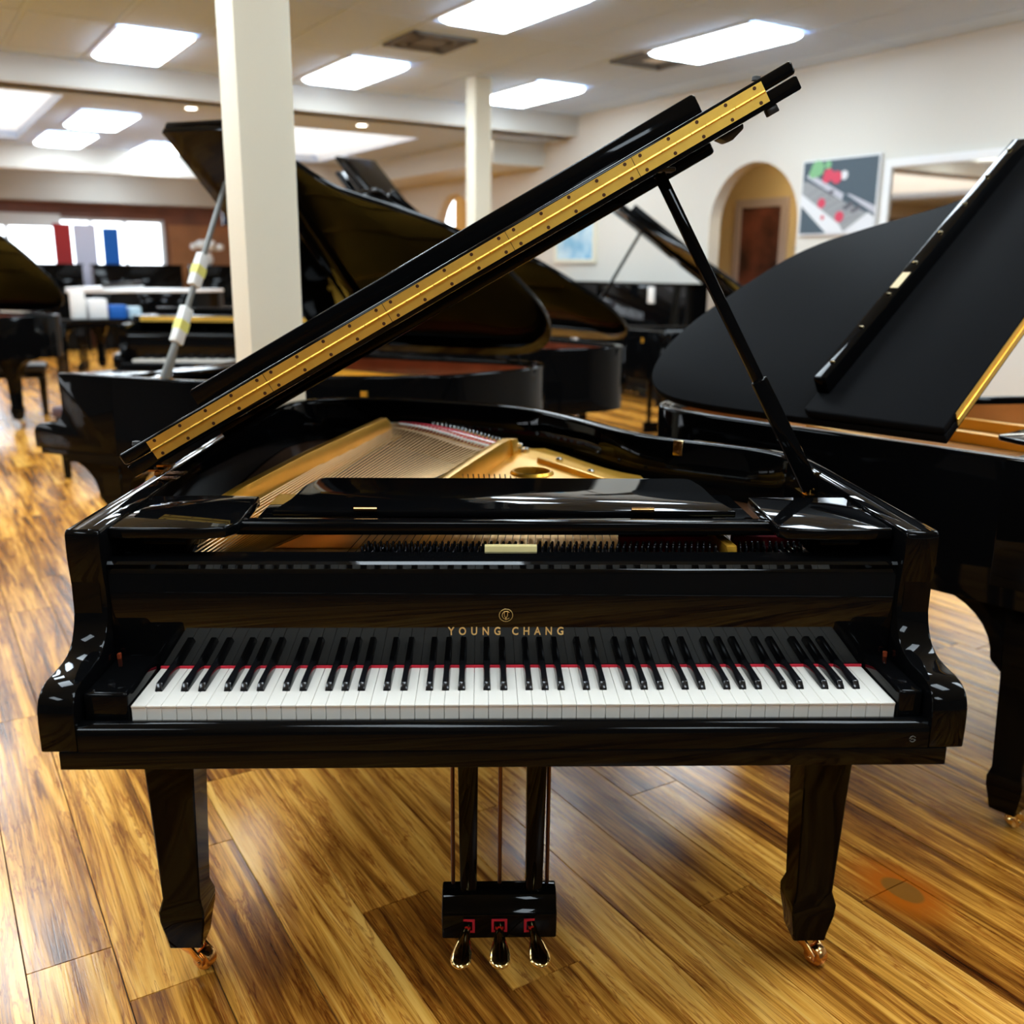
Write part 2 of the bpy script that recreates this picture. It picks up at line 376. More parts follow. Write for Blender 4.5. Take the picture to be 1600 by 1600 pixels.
for i in range(-5, 9):
    for j in range(-5, 1):
        b, a = b_o + TB * (i + .5), a_o + TA * (j + .5)
        if b > 6.6 or any(abs(b - q) < .3 and abs(a - r_) < .5 for q, r_ in LIGHTS): continue
        link('ceiling_tile', tile_me, ceil, W3(b, a, H - .002), (0, 0, TH))
gr = MB()
for i in range(-5, 10): rb(gr, b_o + TB * i - .012, b_o + TB * i + .012, -1.2, 9.45, H - .008, H)
for j in range(-6, 2): rb(gr, -2.8, 6.9, a_o + TA * j - .012, a_o + TA * j + .012, H - .0075, H)
obj('grid_bars', gr, GRIDM, ceil, smooth=0, kind='stuff')
LN = {(1.39, 8.40): 'white troffer ceiling light left of the near column', (3.40, 8.40): 'white troffer ceiling light just right of the near column',
      (5.48, 8.40): 'white troffer ceiling light behind the far thin column', (3.40, 5.42): 'white troffer ceiling light at the top centre edge',
      (5.48, 5.42): 'long white troffer ceiling light above the raised piano lid at right'}
fm, lm = MB(), MB()
for q in ((-.33, -.305, -.635, .635), (.305, .33, -.635, .635), (-.305, .305, -.635, -.61), (-.305, .305, .61, .635)): fm.box(*q, -.014, 0)
lm.loft([[(sx * (.305 - d), sy * (.61 - d), -z) for sx, sy in ((-1, -1), (1, -1), (1, 1), (-1, 1))] for d, z in ((0, .004), (.012, .028), (.05, .052), (.12, .062))])
frame_me, diff_me = mesh('frame', fm, WHITEP, smooth=0), mesh('diffuser', lm, LAMPM, smooth=0)
def troffer(b, a, z, label, group):
    t = thing('ceiling_light', label, 'light', W3(b, a, z), TH, group)
    link('frame', frame_me, t); link('diffuser', diff_me, t)
for b, a in LIGHTS:
    lab = LN.get((b, a)); troffer(b, a, H - .009, lab or 'white troffer ceiling light outside the frame', 'ceiling troffers in the showroom' if lab else 'ceiling troffers outside the frame')
for b, a, lab in ((1.56, 11.45, 'white troffer light beyond the beam at left, nearer of two'), (1.48, 13.55, 'white troffer light beyond the beam at left, farther of two'),
                  (2.8, 13.9, 'white troffer light beyond the beam beside the propped lid corner'), (2.55, 16.3, 'white troffer light nearest the far window')):
    troffer(b, a, 3.045, lab, 'ceiling troffers beyond the beam')
for n_, (b, a) in enumerate(VENTS):
    t = thing('ceiling_vent', ('grey square ceiling vent right of the near column', 'dark square ceiling vent with pale centre near the long light')[n_], 'vent', W3(b, a, H - .009), TH)
    f_ = MB()
    for r0 in (.30, .22, .14):
        for q in ((-r0, -r0 + .05, -r0, r0), (r0 - .05, r0, -r0, r0), (-r0, r0, -r0, -r0 + .05), (-r0, r0, r0 - .05, r0)): f_.box(*q, -.02 + (.3 - r0) * .05, 0)
    obj('louvre', f_, VENTM, t, smooth=0); obj('centre_plate', MB().box(-.09, .09, -.09, .09, -.012, -.004), TRIMG if n_ else VENTM, t, smooth=0)
dm = MB().lathe([(.075, 0), (.075, -.012), (.06, -.014)], (0, 0, 0), n=14); dme = mesh('downlight', dm, WHITEP)
d2 = mesh('lens', MB().lathe([(.058, -.015), (.02, -.017)], (0, 0, 0), n=14), DOWNM)
for b, a, lab in ((2.2, 9.95, 'round recessed downlight just left of the near column'), (4.19, 10.03, 'round recessed downlight right of the near column'),
                  (6.0, 10.22, 'round recessed downlight right of the far thin column'), (5.75, 13.9, 'round recessed downlight above the distant propped piano lid'), (5.7, 15.6, 'round recessed downlight farthest right of the near column'),
                  (4.4, 16.1, 'round recessed downlight over the brown panelled corner, nearest the column'), (4.1, 16.9, 'round recessed downlight over the brown panelled corner, second from the column'), (3.85, 17.2, 'round recessed downlight over the brown panelled corner, third from the column')):
    t = thing('downlight', lab, 'light', W3(b, a, 3.049), 0, 'recessed downlights beyond the beam'); link('ring', dme, t); link('lens', d2, t)
# columns
for nm, b, a, lab in (('column', .365, 2.24, ''), ('column', 4.585, 7.98, '')):
    struct(nm, rb(MB(), b - .095, b + .095, a - .095, a + .095, 0, H), COLP, bevel=.004, smooth=30)
# niche behind the arch
NB = 8.35
struct('wall_niche', rb(MB(), NB, NB + .1, 4.2, 9.4, 0, 3.2), TANW, smooth=0)
struct('wall_niche_end', rb(MB(), 7.06, NB, 9.3, 9.4, 0, 3.2), TANW, smooth=0)
struct('wall_niche_near', rb(MB(), 7.06, NB, 4.1, 4.2, 0, 3.2), TANW, smooth=0)
struct('ceiling_niche', rb(MB(), 7.06, NB, 4.2, 9.3, 2.9, 3.0), TANW, smooth=0)
wall_plate('wall_niche_arch', arch(5.55, 6.75, 2.2), [], lambda a, z, h: room(NB + h, a, z), -.05, -.001, ORANGEW)
nl = thing('downlight', 'unseen warm lamp added to light the arched niche', 'light', W3(7.65, 6.6, 2.899)); obj('ring', MB().lathe([(.17, 0), (.17, -.03), (.15, -.035)], (0, 0, 0), n=20), WHITEP, nl); obj('lens', MB().lathe([(.145, -.036), (.05, -.045)], (0, 0, 0), n=20), mat('added_warm_lens', (.9, .9, .9), .5, emit=(1, .84, .55), es=70), nl)  # lamp out of sight, added to brighten the niche
struct('wall_niche_far', rb(MB(), 7.9, 8.0, 11, 14.5, 0, 3.0), ORANGEW, smooth=0)

# right wall pictures
def wall_frame(name, label, cat, a0, a1, z0, z1, B, fwid, depth, fmat, inner, inmat):
    t = link(name, None); tag(t, label, cat); m_ = MB()
    for q in ((a0, a0 + fwid, z0, z1), (a1 - fwid, a1, z0, z1), (a0 + fwid, a1 - fwid, z0, z0 + fwid), (a0 + fwid, a1 - fwid, z1 - fwid, z1)): rb(m_, B - depth, B - .001, q[0], q[1], q[2], q[3])
    obj('frame', m_, fmat, t, smooth=0)
    obj(inner, rb(MB(), B - depth * .6, B - .002, a0 + fwid, a1 - fwid, z0 + fwid, z1 - fwid), inmat, t, smooth=0)
    return t
def seaside():
    m = bpy.data.materials.new('seaside_print'); m.use_nodes = True; nt = m.node_tree; p = nt.nodes['Principled BSDF']
    tc = nt.nodes.new('ShaderNodeTexCoord'); n = nt.nodes.new('ShaderNodeTexNoise'); n.inputs['Scale'].default_value = 3
    r = nt.nodes.new('ShaderNodeValToRGB'); r.color_ramp.elements[0].color = (.12, .42, .68, 1); r.color_ramp.elements[1].color = (.78, .9, .92, 1)
    r.color_ramp.elements[0].position = .35; r.color_ramp.elements[1].position = .65
    nt.links.new(tc.outputs['Object'], n.inputs['Vector']); nt.links.new(n.outputs['Fac'], r.inputs['Fac']); nt.links.new(r.outputs['Color'], p.inputs['Base Color']); return m
wall_frame('seascape_picture', 'pale blue picture in a cream frame on the white right wall', 'picture', 8.97, 9.87, 1.50, 2.25, WB, .05, .04, CREAM, 'print', seaside())
wall_frame('dark_picture', 'dark brown painting in a mauve frame inside the arched niche', 'picture', 7.15, 8.0, .9, 2.27, NB, .10, .05, MAUVE, 'canvas', DARKPIC)
mir = wall_frame('wall_mirror', 'large framed mirror on the right wall beside the poster', 'mirror', 2.2, 4.72, 1.2, 2.38, WB, .07, .05, WHITEP, 'mirror_glass', MIRR)
# poster: photograph of keyboard with flowers, printed flat: built as thin layered print shapes
po = link('wall_poster', None); tag(po, 'square poster of piano keys with red and green flowers', 'poster')
A0, A1, Z0, Z1 = 5.66, 4.80, 1.77, 2.43
def pp(u, v, h): return room(WB - .03 - h, A0 + (A1 - A0) * u, Z0 + (Z1 - Z0) * v)
SLATE = mat('print_slate', (.055, .085, .11), .5); PGREY = mat('print_grey', (.30, .31, .32), .5); PWHITE = mat('print_white', (.72, .73, .75), .5)
PLIL = mat('print_lilac', (.50, .50, .56), .5); PRED = mat('print_red', (.62, .05, .10), .5); PGRN = mat('print_green', (.20, .45, .22), .5); PDRK = mat('print_dark', (.10, .10, .12), .5)
obj('board', rb(MB(), WB - .03, WB - .001, A1 - .015, A0 + .015, Z0 - .015, Z1 + .015), PWHITE, po, smooth=0)
def pr(name, polys, m, h):
    q = MB()
    for pl_ in polys: q.prism(pl_, pp, h - .0008, h)
    obj(name, q, m, po, smooth=0)
pr('print_background', [[(0, 0), (1, 0), (1, 1), (0, 1)]], SLATE, .001)
pr('print_rail', [[(.04, .80), (.10, .84), (.58, .53), (.56, .44)], [(.62, .52), (.66, .52), (1, .34), (1, .24)]], PLIL, .002)
pr('print_keys', [[(0, .72), (.05, .74), (.56, .44), (.86, .28), (1, .20), (1, 0), (.45, 0), (0, .42)]], PGREY, .003)
pr('print_front', [[(0, .56), (.0, .40), (.38, 0), (.62, 0), (.55, .12)], [(.60, .0), (.92, .26), (1, .20), (1, .06), (.9, 0)]], PWHITE, .004)
pr('print_gaps', [[(.08 + .085 * i, .53 - .065 * i), (.09 + .085 * i, .53 - .065 * i), (.30 + .085 * i, .66 - .07 * i), (.29 + .085 * i, .66 - .07 * i)] for i in range(7)], PDRK, .005)
pr('print_dark_keys', [[(.36, .55), (.40, .52), (.46, .57), (.42, .60)], [(.62, .30), (.74, .38), (.68, .42), (.58, .34)], [(.72, .26), (.84, .33), (.80, .36), (.68, .30)]], PDRK, .006)
def disc(u, v, r, k=14): return [(u + r * cos(2 * pi * i / k), v + r * 1.25 * sin(2 * pi * i / k)) for i in range(k)]
for u_, v_, r_ in ((.20, .90, .09), (.14, .84, .055), (.34, .94, .045)): pr('print_leaf', [disc(u_, v_, r_)], PGRN, .005 + r_ * .01)
for i_, (u_, v_, r_) in enumerate(((.36, .80, .07), (.33, .75, .05), (.47, .76, .07), (.29, .42, .055), (.55, .22, .06), (.32, .22, .025))): pr('print_flower', [disc(u_, v_, r_)], PRED, .007 + .0002 * i_)
pr('print_bud', [disc(.57, .78, .05)], PWHITE, .0065)
# hanging screen between column and lid
tv = thing('ceiling_television', 'black screen hanging from the far ceiling on a thin pole', 'television', W3(3.35, 11.9, 3.05), TH)
obj('pole', MB().tube([(0, 0, -.001), (0, 0, -.65)], .03), STEEL, tv); obj('screen', MB().box(-.32, .32, -.04, .04, -1.12, -.62), NAVY, tv, bevel=.01)

# ------------------------------------------------------------------ grand pianos
# local frame: x along the keyboard (treble +), y from the key fronts to the tail, z up
OUT = [(-.74, .13), (-.74, .5), (-.74, 1.0), (-.738, 1.45), (-.71, 1.68), (-.63, 1.80), (-.50, 1.85), (-.36, 1.845), (-.22, 1.80), (-.08, 1.74), (.05, 1.665), (.135, 1.58), (.20, 1.475),
       (.26, 1.36), (.315, 1.24), (.37, 1.14), (.43, 1.075), (.50, 1.02), (.58, .96), (.65, .895), (.695, .81), (.708, .70), (.71, .5), (.71, .13)]
PROF = [(.130, .978), (.124, .972), (.124, .93), (.128, .9), (.132, .87), (.131, .838), (.122, .81), (.105, .786), (.080, .773), (.045, .768), (.010, .766), (-.014, .759), (-.028, .747), (-.035, .728), (-.036, .70), (-.035, .663)]
RIMZ, RIMB = .978, .615

def cyl_brass(mb, c, r, h, axis='z', n=12): return mb.lathe([(r, 0), (r, h * .8), (r * .8, h)], c, axis, n)

SHARED = {}
def once(key, fn):
    if key not in SHARED: SHARED[key] = fn()
    return SHARED[key]

def caster_parts(leg, x, y, ang, m):
    def fork():
        q = MB(); q.lathe([(.021, .052), (.021, .062)], (0, 0, 0)); 
        for s in (-1, 1):
            q.prism([(-.012, .054), (.016, .054), (.042, .03), (.040, .014), (.028, .014), (.012, .036), (-.012, .044)], lambda p, h, w: (w, p, h), s * .017 - .003, s * .017 + .003)
        q.tube([(-.024, .032, .022), (.024, .032, .022)], .005)
        return mesh('caster_fork', q, m, .001)
    def wheel(): return mesh('caster_wheel', MB().lathe([(.012, -.014), (.020, -.013), (.022, -.009), (.022, .009), (.020, .013), (.012, .014)], (0, .032, .022), 'x', 18), m)
    link('caster_fork', once(('fork', m.name), fork), leg, (x, y, 0), (0, 0, ang)); link('caster_wheel', once(('wheel', m.name), wheel), leg, (x, y, 0), (0, 0, ang))

def leg(root, x, y, top, ang, cm, bracket=True):
    m = MB()
    st = [(.058, .066, .066), (.085, .073, .073), (.125, .087, .087), (.150, .089, .089), (.176, .074, .074), (.40, .088, .088), (top, .106, .106)]
    m.loft([[(x + i * w / 2, y + j * d / 2, z) for i, j in ((-1, -1), (1, -1), (1, 1), (-1, 1))] for z, w, d in st])
    if bracket:     # quarter-arch corbels fore and aft
        for s in (-1, 1):
            arc = [(s * (.055 + .19), top), (s * (.055 + .19), top - .022)] + [(s * (.055 + .19 - .17 * sin(t)), top - .022 - .15 * (1 - cos(t))) for t in [pi / 2 * i / 8 for i in range(1, 9)]] + [(s * .045, top - .20), (s * .045, top)]
            if s < 0 and y < .6: arc = [(max(p, -.245), q) for p, q in arc]
            m.prism(arc, lambda p, q, h: (x + h, y + p, q), -.045, .045)
    o = obj('leg', m, BLACK, root, bevel=.003, seg=1)
    caster_parts(o, x, y, ang, cm)
    return o

def grand(name, label, group, loc=(0, 0), rz=0., lid='open', ang=30., full=False, inner=None, ky=1.0, scale=1.0, stub=(), casters=None, fold=.47, lidm=None):
    """full: the detailed instrument in front; otherwise the parts that show from afar"""
    lidm = lidm or (BLACK if full else LIDB)
    root = thing(name, label, 'piano', (loc[0], loc[1], 0), R(rz), group); root.scale = (scale,) * 3
    sy = lambda y: y if y < .55 else .55 + (y - .55) * ky
    outl = [(x, sy(y)) for x, y in OUT]
    path = spline(outl, 5)
    T = .046; inner_p = offset(path, T)
    # --- rim: swept wall, arms included
    m = MB(); rings = []
    for (ox, oy), (ix, iy) in zip(path, inner_p):
        def at(t, z): return (ox + (ix - ox) * t, oy + (iy - oy) * t, z)
        rings.append([at(0, RIMB), at(0, RIMZ - .008), at(.05, RIMZ - .002), at(.14, RIMZ), at(.78, RIMZ), at(.93, RIMZ - .003), at(1, RIMZ - .010), at(1, .84), at(1, RIMB)])
    m.loft(rings); obj('rim', m, BLACK, root, smooth=50)
    if inner:
        q = MB(); ip = offset(path, T + .002); i2 = offset(path, T + .006)
        q.loft([[(a[0], a[1], .86), (a[0], a[1], RIMZ - .025), (b[0], b[1], RIMZ - .025), (b[0], b[1], .86)] for a, b in zip(ip[4:-4], i2[4:-4])]); obj('inner_rim', q, inner, root)
    # --- arms with scroll front
    prof = PROF[:3] + [(p[0], p[1]) for p in spline(PROF[3:15], 4)] + [PROF[15]]
    for x0, x1 in ((-.742, -.685), (.655, .712)):
        pl_ = [(p, q) for p, q in prof] + [(.40, .663), (.40, RIMZ - .002)]
        obj('arm', MB().prism(pl_, lambda p, q, h: (h, p, q), x0, x1), BLACK, root, bevel=.004, seg=2, ang=40, smooth=35)
    # --- bed
    obj('keybed', MB().box(-.715, .686, -.035, .55, .633, .664), BLACK, root, bevel=.002)
    bt = [p for p in offset(path, .03) if p[1] > .5]
    obj('soundboard' if not full else 'bottom_boards', MB().prism([(x, y) for x, y in bt], xy, .70, .72), SATIN, root)
    sp = [(-.035, .664), (-.035, .690), (-.033, .698), (-.027, .704), (-.018, .707), (-.010, .706), (-.006, .700), (-.006, .664)]
    slip = obj('key_slip', MB().prism(sp, lambda p, q, h: (h, p, q), -.684, .654), BLACK, root, smooth=60)
    # fallboard leaning a little towards the player, with its top rail
    fb = [(.152, .70), (.146, .80), (.141, .895), (.146, .905), (.142, .914), (.146, .9185), (.20, .9195), (.205, .915), (.205, .70)]
    fall = obj('fallboard', MB().prism(fb, lambda p, q, h: (h, p, q), -.684, .654), FALLB, root, smooth=30)
    for x, y, a_ in ((-.655, .315, -1.95), (.619, .315, -2.5), (-.33, sy(1.50), 1.0)):
        leg(root, x, y, RIMB if y > .6 else .633, a_ , casters or BRASSHI, bracket=not full)
    # --- pedal lyre
    lx = -.02
    lbox = obj('lyre_box', MB().prism([(.285, .072), (.285, .128), (.296, .139), (.300, .150), (.318, .166), (.345, .166), (.345, .072)], lambda p, q, h: (h, p, q), lx - .118, lx + .116), BLACK, root, bevel=.004, seg=2)
    for x in (-.084, .050):
        obj('lyre_post', MB().frustum((x, .326), .034, .03, .16, (x + (.003 if x > 0 else -.001), .326), .044, .036, .634), BLACK, root, bevel=.003)
    def pedal():
        q = MB(); st = [(0, .0075, .004, .103), (.025, .009, .0045, .102), (.045, .012, .0055, .099), (.062, .017, .0068, .094), (.078, .0205, .0078, .089), (.092, .0205, .0078, .085), (.101, .016, .0066, .083), (.107, .008, .0035, .0825), (.109, .002, .001, .0825)]
        q.loft([[(w * cos(2 * pi * j / 14), -d, z + t * sin(2 * pi * j / 14)) for j in range(14)] for d, w, t, z in st]); return mesh('pedal', q, BRASSHI)
    pme = once('pedal', pedal)
    if full:
        for x, yw in ((-.086, -.13), (lx - .001, 0), (.044, .16)):
            p_ = link('pedal', pme, root, (x, .292, 0), (0, 0, yw))
            q = MB()
            for r_ in ((-.016, -.011, .088, .118), (.011, .016, .088, .118), (-.011, .011, .113, .118), (-.011, .011, .088, .092)): q.box(r_[0], r_[1], -.008, .004, r_[2], r_[3])
            obj('pedal_felt', q, FELT, p_, smooth=0)
        for x in (-.116, lx, .078):
            obj('pedal_rod', MB().tube([(x, .337, .16), (x, .337, .634)], .0042), DARKSCREW, root)
        q = MB()
        for x in (-.09, .06): q.tube([(x, .342, .12), (x, .74, .63)], .008)
        obj('lyre_brace', q, SATIN, root)
    # --- keyboard
    KP = .0235; X0 = -.611
    blacks = [i for i in range(51) if i % 7 in (0, 2, 3, 5, 6)]
    if full:
        def wk():
            q = MB().box(.0005, KP - .0005, .0015, .152, .688, .7215); q.box(.0003, KP - .0003, 0, .152, .7215, .725); return mesh('white_key', q, IVORY, .0006, 1)
        def bk():
            q = MB(); q.loft([[(-.0066, .052, .722), (.0066, .052, .722), (.0066, .152, .722), (-.0066, .152, .722)], [(-.0058, .0545, .729), (.0058, .0545, .729), (.0062, .152, .729), (-.0062, .152, .729)], [(-.0047, .0610, .7375), (.0047, .0610, .7375), (.0050, .152, .738), (-.0050, .152, .738)]])
            return mesh('black_key', q, BLACKKEY, .0011, 2)
        wme, bme = wk(), bk()
        for i in range(52): link('white_key', wme, root, (X0 + KP * i, 0, 0))
        for i in blacks:
            o_ = {0: 0, 2: -.0022, 3: .0022, 5: -.003, 6: 0}[i % 7]
            if i % 7 == 0: o_ = .003
            link('black_key', bme, root, (X0 + KP * (i + 1) + o_, 0, 0))
        obj('key_felt', MB().box(X0, -X0, .1470, .1515, .716, .7290), FELT, root, smooth=0)
        for x0, x1, lab in ((-.683, -.6135, None), (.6135, .6535, None)):
            kb = obj('key_block', MB().box(x0, x1, -.004, .152, .664, .748), BLACK, root, bevel=.006, seg=3)
            obj('block_screw', MB().lathe([(.006, 0), (.006, .002), (.003, .003)], ((x0 + x1) / 2, .03, .7475), n=12), BLACKKEY, kb)
        for x in (-.676, .647):
            obj('fallboard_pin', MB().box(x - .003, x + .003, .136, .143, .735, .757), MAHOG, fall, bevel=.0008)
        # lettering and emblem
        cu = bpy.data.curves.new('text', 'FONT'); cu.body = 'YOUNG CHANG'; cu.size = .0205; cu.space_character = 1.92; cu.space_word = .78; cu.align_x = 'CENTER'; cu.extrude = .0004; cu.resolution_u = 3; cu.offset = .00035
        to = bpy.data.objects.new('text', cu); COL.objects.link(to); bpy.context.view_layer.update()
        tme = bpy.data.meshes.new_from_object(to.evaluated_get(bpy.context.evaluated_depsgraph_get())); bpy.data.objects.remove(to)
        xs = [v.co.x for v in tme.vertices]; k_ = .199 / (max(xs) - min(xs)); mid = (max(xs) + min(xs)) / 2
        for v in tme.vertices: v.co.x = (v.co.x - mid) * k_
        tme.materials.clear(); tme.materials.append(LOGO)
        lean = math.atan2(.006, .1)
        bmx = bmesh.new(); bmx.from_mesh(tme); left_ = set(bmx.verts); isl = []
        bmesh.ops.remove_doubles(bmx, verts=bmx.verts, dist=1e-7); left_ = set(bmx.verts)
        while left_:
            st_ = [left_.pop()]; grp = []
            while st_:
                v_ = st_.pop(); grp.append(v_)
                for e_ in v_.link_edges:
                    w_ = e_.other_vert(v_)
                    if w_ in left_: left_.discard(w_); st_.append(w_)
            isl.append(grp)
        for grp in isl:
            ids = {v_: i_ for i_, v_ in enumerate(grp)}; q = MB(); q.v = [tuple(v_.co) for v_ in grp]
            q.f = [tuple(ids[v_] for v_ in f_.verts) for f_ in {f_ for v_ in grp for f_ in v_.link_faces}]
            obj('letter', q, LOGO, fall, smooth=0, loc=(-.0165, .1461, .7865), rot=(pi / 2 + lean, 0, 0))
        e = MB()
        for k in range(26):
            a0 = 2 * pi * k / 26
            if abs((a0 - pi / 2 + pi) % (2 * pi) - pi) < .12: continue
            e.tube([(.0115 * cos(a0), .0115 * sin(a0), 0), (.0115 * cos(a0 + .17), .0115 * sin(a0 + .17), 0)], .0006, 5)
        e.tube([(.0072 * cos(t) + .0006, .0072 * sin(t), 0) for t in [R(45) + R(270) * i / 18 for i in range(19)]], .0005, 5)
        e.tube([(-.0028, .0078, 0), (-.0028, .0, 0), (-.0016, -.0032, 0), (0, -.0046, 0), (.0016, -.0032, 0), (.0028, 0, 0), (.0028, .0078, 0)], .0005, 5)
        e.tube([(0, -.0046, 0), (0, -.0085, 0)], .0007, 5)
        obj('emblem', e, LOGO, fall, loc=(-.0165, .1435, .823), rot=(pi / 2 + lean, 0, 0))
        s_ = MB(); s_.tube([(.0048 * cos(t), .0048 * sin(t), 0) for t in [R(25) + R(150) * i / 10 for i in range(11)]], .00035, 5); s_.tube([(.0048 * cos(t), .0048 * sin(t), 0) for t in [R(205) + R(140) * i / 10 for i in range(11)]], .00035, 5)
        s_.tube([(-.003, .0012, 0), (-.0012, -.0012, 0), (.0002, .0012, 0), (.0014, -.0008, 0), (.004, -.0008, 0)], .0003, 5)
        obj('round_mark', s_, DIMGREY, slip, loc=(.628, -.0353, .679), rot=(pi / 2, 0, 0))
    elif 'keys' in stub:
        q = MB()
        for i in range(52): q.box(X0 + KP * i + .0006, X0 + KP * (i + 1) - .0006, 0, .152, .70, .725)
        obj('white_keys', q, IVORY, root, smooth=0, kind='stuff')
        q = MB()
        for i in blacks: q.box(X0 + KP * (i + 1) - .0055, X0 + KP * (i + 1) + .0055, .05, .152, .725, .737)
        obj('black_keys', q, BLACKKEY, root, smooth=0, kind='stuff')
    # --- iron plate, strings
    pz = .885
    if full: strings(root, path, pz)
    elif 'inside' in stub:
        ins = [(x, y) for x, y in offset(path, T + .012) if y > .45]
        obj('iron_plate', MB().prism(ins, xy, .86, .885), SPRUCE if inner is SPRUCE else GOLD, root)
        q = MB()
        for x0, x1 in ((-.5, -.32), (-.1, .0), (.2, .25)): q.add([(x0, .5, .886), (x0 + .03, .5, .886), (x1 + .03, sy(1.35), .886), (x1, sy(1.35), .886), (x0, .5, .92), (x0 + .03, .5, .92), (x1 + .03, sy(1.35), .92), (x1, sy(1.35), .92)], [(0, 3, 2, 1), (4, 5, 6, 7), (0, 1, 5, 4), (1, 2, 6, 5), (2, 3, 7, 6), (3, 0, 4, 7)])
        obj('plate_strut', q, GOLD, root)
    # --- music desk
    if full or 'desk' in stub: desk(root, full)
    # --- lid
    LA = R(ang if lid == 'open' else 0.0)
    def Lp(u, y, n): return (-.74 + u * cos(LA) - n * sin(LA), y, 1.003 + u * sin(LA) + n * cos(LA))
    lo = offset(path, -.010)
    back = [(x + .74, y) for x, y in lo if y > fold + .002]
    poly = [(back[0][0], fold)] + back + [(back[-1][0], fold)]
    zl = -.022 if lid == 'closed' else 0
    obj('lid', MB().prism(poly, lambda p, q, h: Lp(p, q, h), -.008 + zl, .0185 + zl), lidm, root, bevel=.004, seg=2)
    fl = [(-.012, fold), (1.462, fold), (1.462, fold + .375), (1.452, fold + .39), (-.002, fold + .39), (-.012, fold + .375)]
    flap = obj('lid_flap', MB().prism(fl, lambda p, q, h: Lp(p, q, h), .0215 + zl, .046 + zl), lidm, root, bevel=.006, seg=3)
    lip = MB().prism([(.066, .046), (1.372, .046), (1.372, .092), (1.366, .098), (.072, .098), (.066, .092)], lambda p, h, y: Lp(p, y, h + zl), fold + .35, fold + .388)
    lipo = obj('flap_lip', lip, BLACK, flap, bevel=.003)
    if lid == 'open':
        obj('lid_batten', MB().prism([(.08, -.034), (1.350, -.034), (1.356, -.030), (1.356, -.009), (.08, -.009)], lambda p, h, y: Lp(p, y, h), fold + .34, fold + .42), BLACK, root, bevel=.003)
    # brass fold hinge along the front edge
    hb = obj('fold_hinge', MB().prism([(.052, .0225), (1.397, .0225), (1.397, .0402), (.052, .0402)], lambda p, h, y: Lp(p, y, h + zl), fold - .0022, fold).prism([(.052, .0015), (1.397, .0015), (1.397, .0195), (.052, .0195)], lambda p, h, y: Lp(p, y, h + zl), fold - .0022, fold), BRASS, root, smooth=0)
    kn = MB()
    nseg = 44 if full else 6; L0, L1 = .052, 1.397
    for k in range(nseg):
        a0 = L0 + (L1 - L0) * k / nseg; a1 = L0 + (L1 - L0) * (k + 1) / nseg - (.0012 if full else 0)
        kn.tube([Lp(a0, fold - .0035, .021 + zl), Lp(a1, fold - .0035, .021 + zl)], .0024, 8)
    obj('hinge_knuckle', kn, BRASS, hb)
    if full:
        sm = mesh('hinge_screw', MB().lathe([(.0034, 0), (.0034, -.0006), (.0022, -.0010), (.0008, -.0005)], (0, 0, 0), 'y', 10), DARKSCREW)
        us = []
        for s5 in range(5):
            a0 = L0 + (L1 - L0) * s5 / 5; w5 = (L1 - L0) / 5
            us += [a0 + .016 + (w5 - .032) * k / 4 for k in range(5)]
            if s5: obj('hinge_joint', MB().prism([(a0 - .0005, .0015), (a0 + .0005, .0015), (a0 + .0005, .0402), (a0 - .0005, .0402)], lambda p, h, y: Lp(p, y, h), fold - .0027, fold - .002), DARKSCREW, hb, smooth=0)
        for u in us:
            for n in (.0352, .0065): link('hinge_screw', sm, hb, Lp(u, fold - .0022, n))
        # rubber rests, handle and lock tab under the front edge
        for u in (.02, 1.40): obj('rubber_button', MB().lathe([(.009, 0), (.008, .007), (.004, .008)], Lp(u, fold + .03, .046), n=10), RUBBER, flap)
        obj('lid_tab', MB().prism([(1.388, -.022), (1.410, -.022), (1.410, -.008), (1.388, -.008)], lambda p, h, y: Lp(p, y, h), fold + .01, fold + .03), SATIN, root, bevel=.002)
        obj('lid_catch', MB().prism([(1.300, -.009), (1.312, -.024), (1.325, -.026), (1.352, -.018), (1.356, -.009)], lambda p, h, y: Lp(p, y, h), fold + .06, fold + .10), SATIN, root, bevel=.003)
        for y in (fold + .04, fold + .09): obj('lid_hinge', MB().tube([(-.712, y, .992), (-.712, y + .028, .992)], .0075, 10).box(-.712, -.676, y, y + .028, .979, .9815).box(-.73, -.70, y, y + .028, .996, 1.0), COPPERB, root)
    elif 'screws' in stub:
        sm = MB()
        for k in range(8):
            u = .14 + k * .165; sm.lathe([(.008, 0), (.008, .003), (.004, .004)], Lp(u, fold + .369, .098), n=10)
        obj('lip_screw', sm, BRASSHI, flap)
        obj('lip_plate', MB().prism([(.50, .0985), (.58, .0985), (.58, .1), (.50, .1)], lambda p, h, y: Lp(p, y, h), fold + .357, fold + .381), mat('pale_brass', (.82, .64, .38), .35, .6), flap)
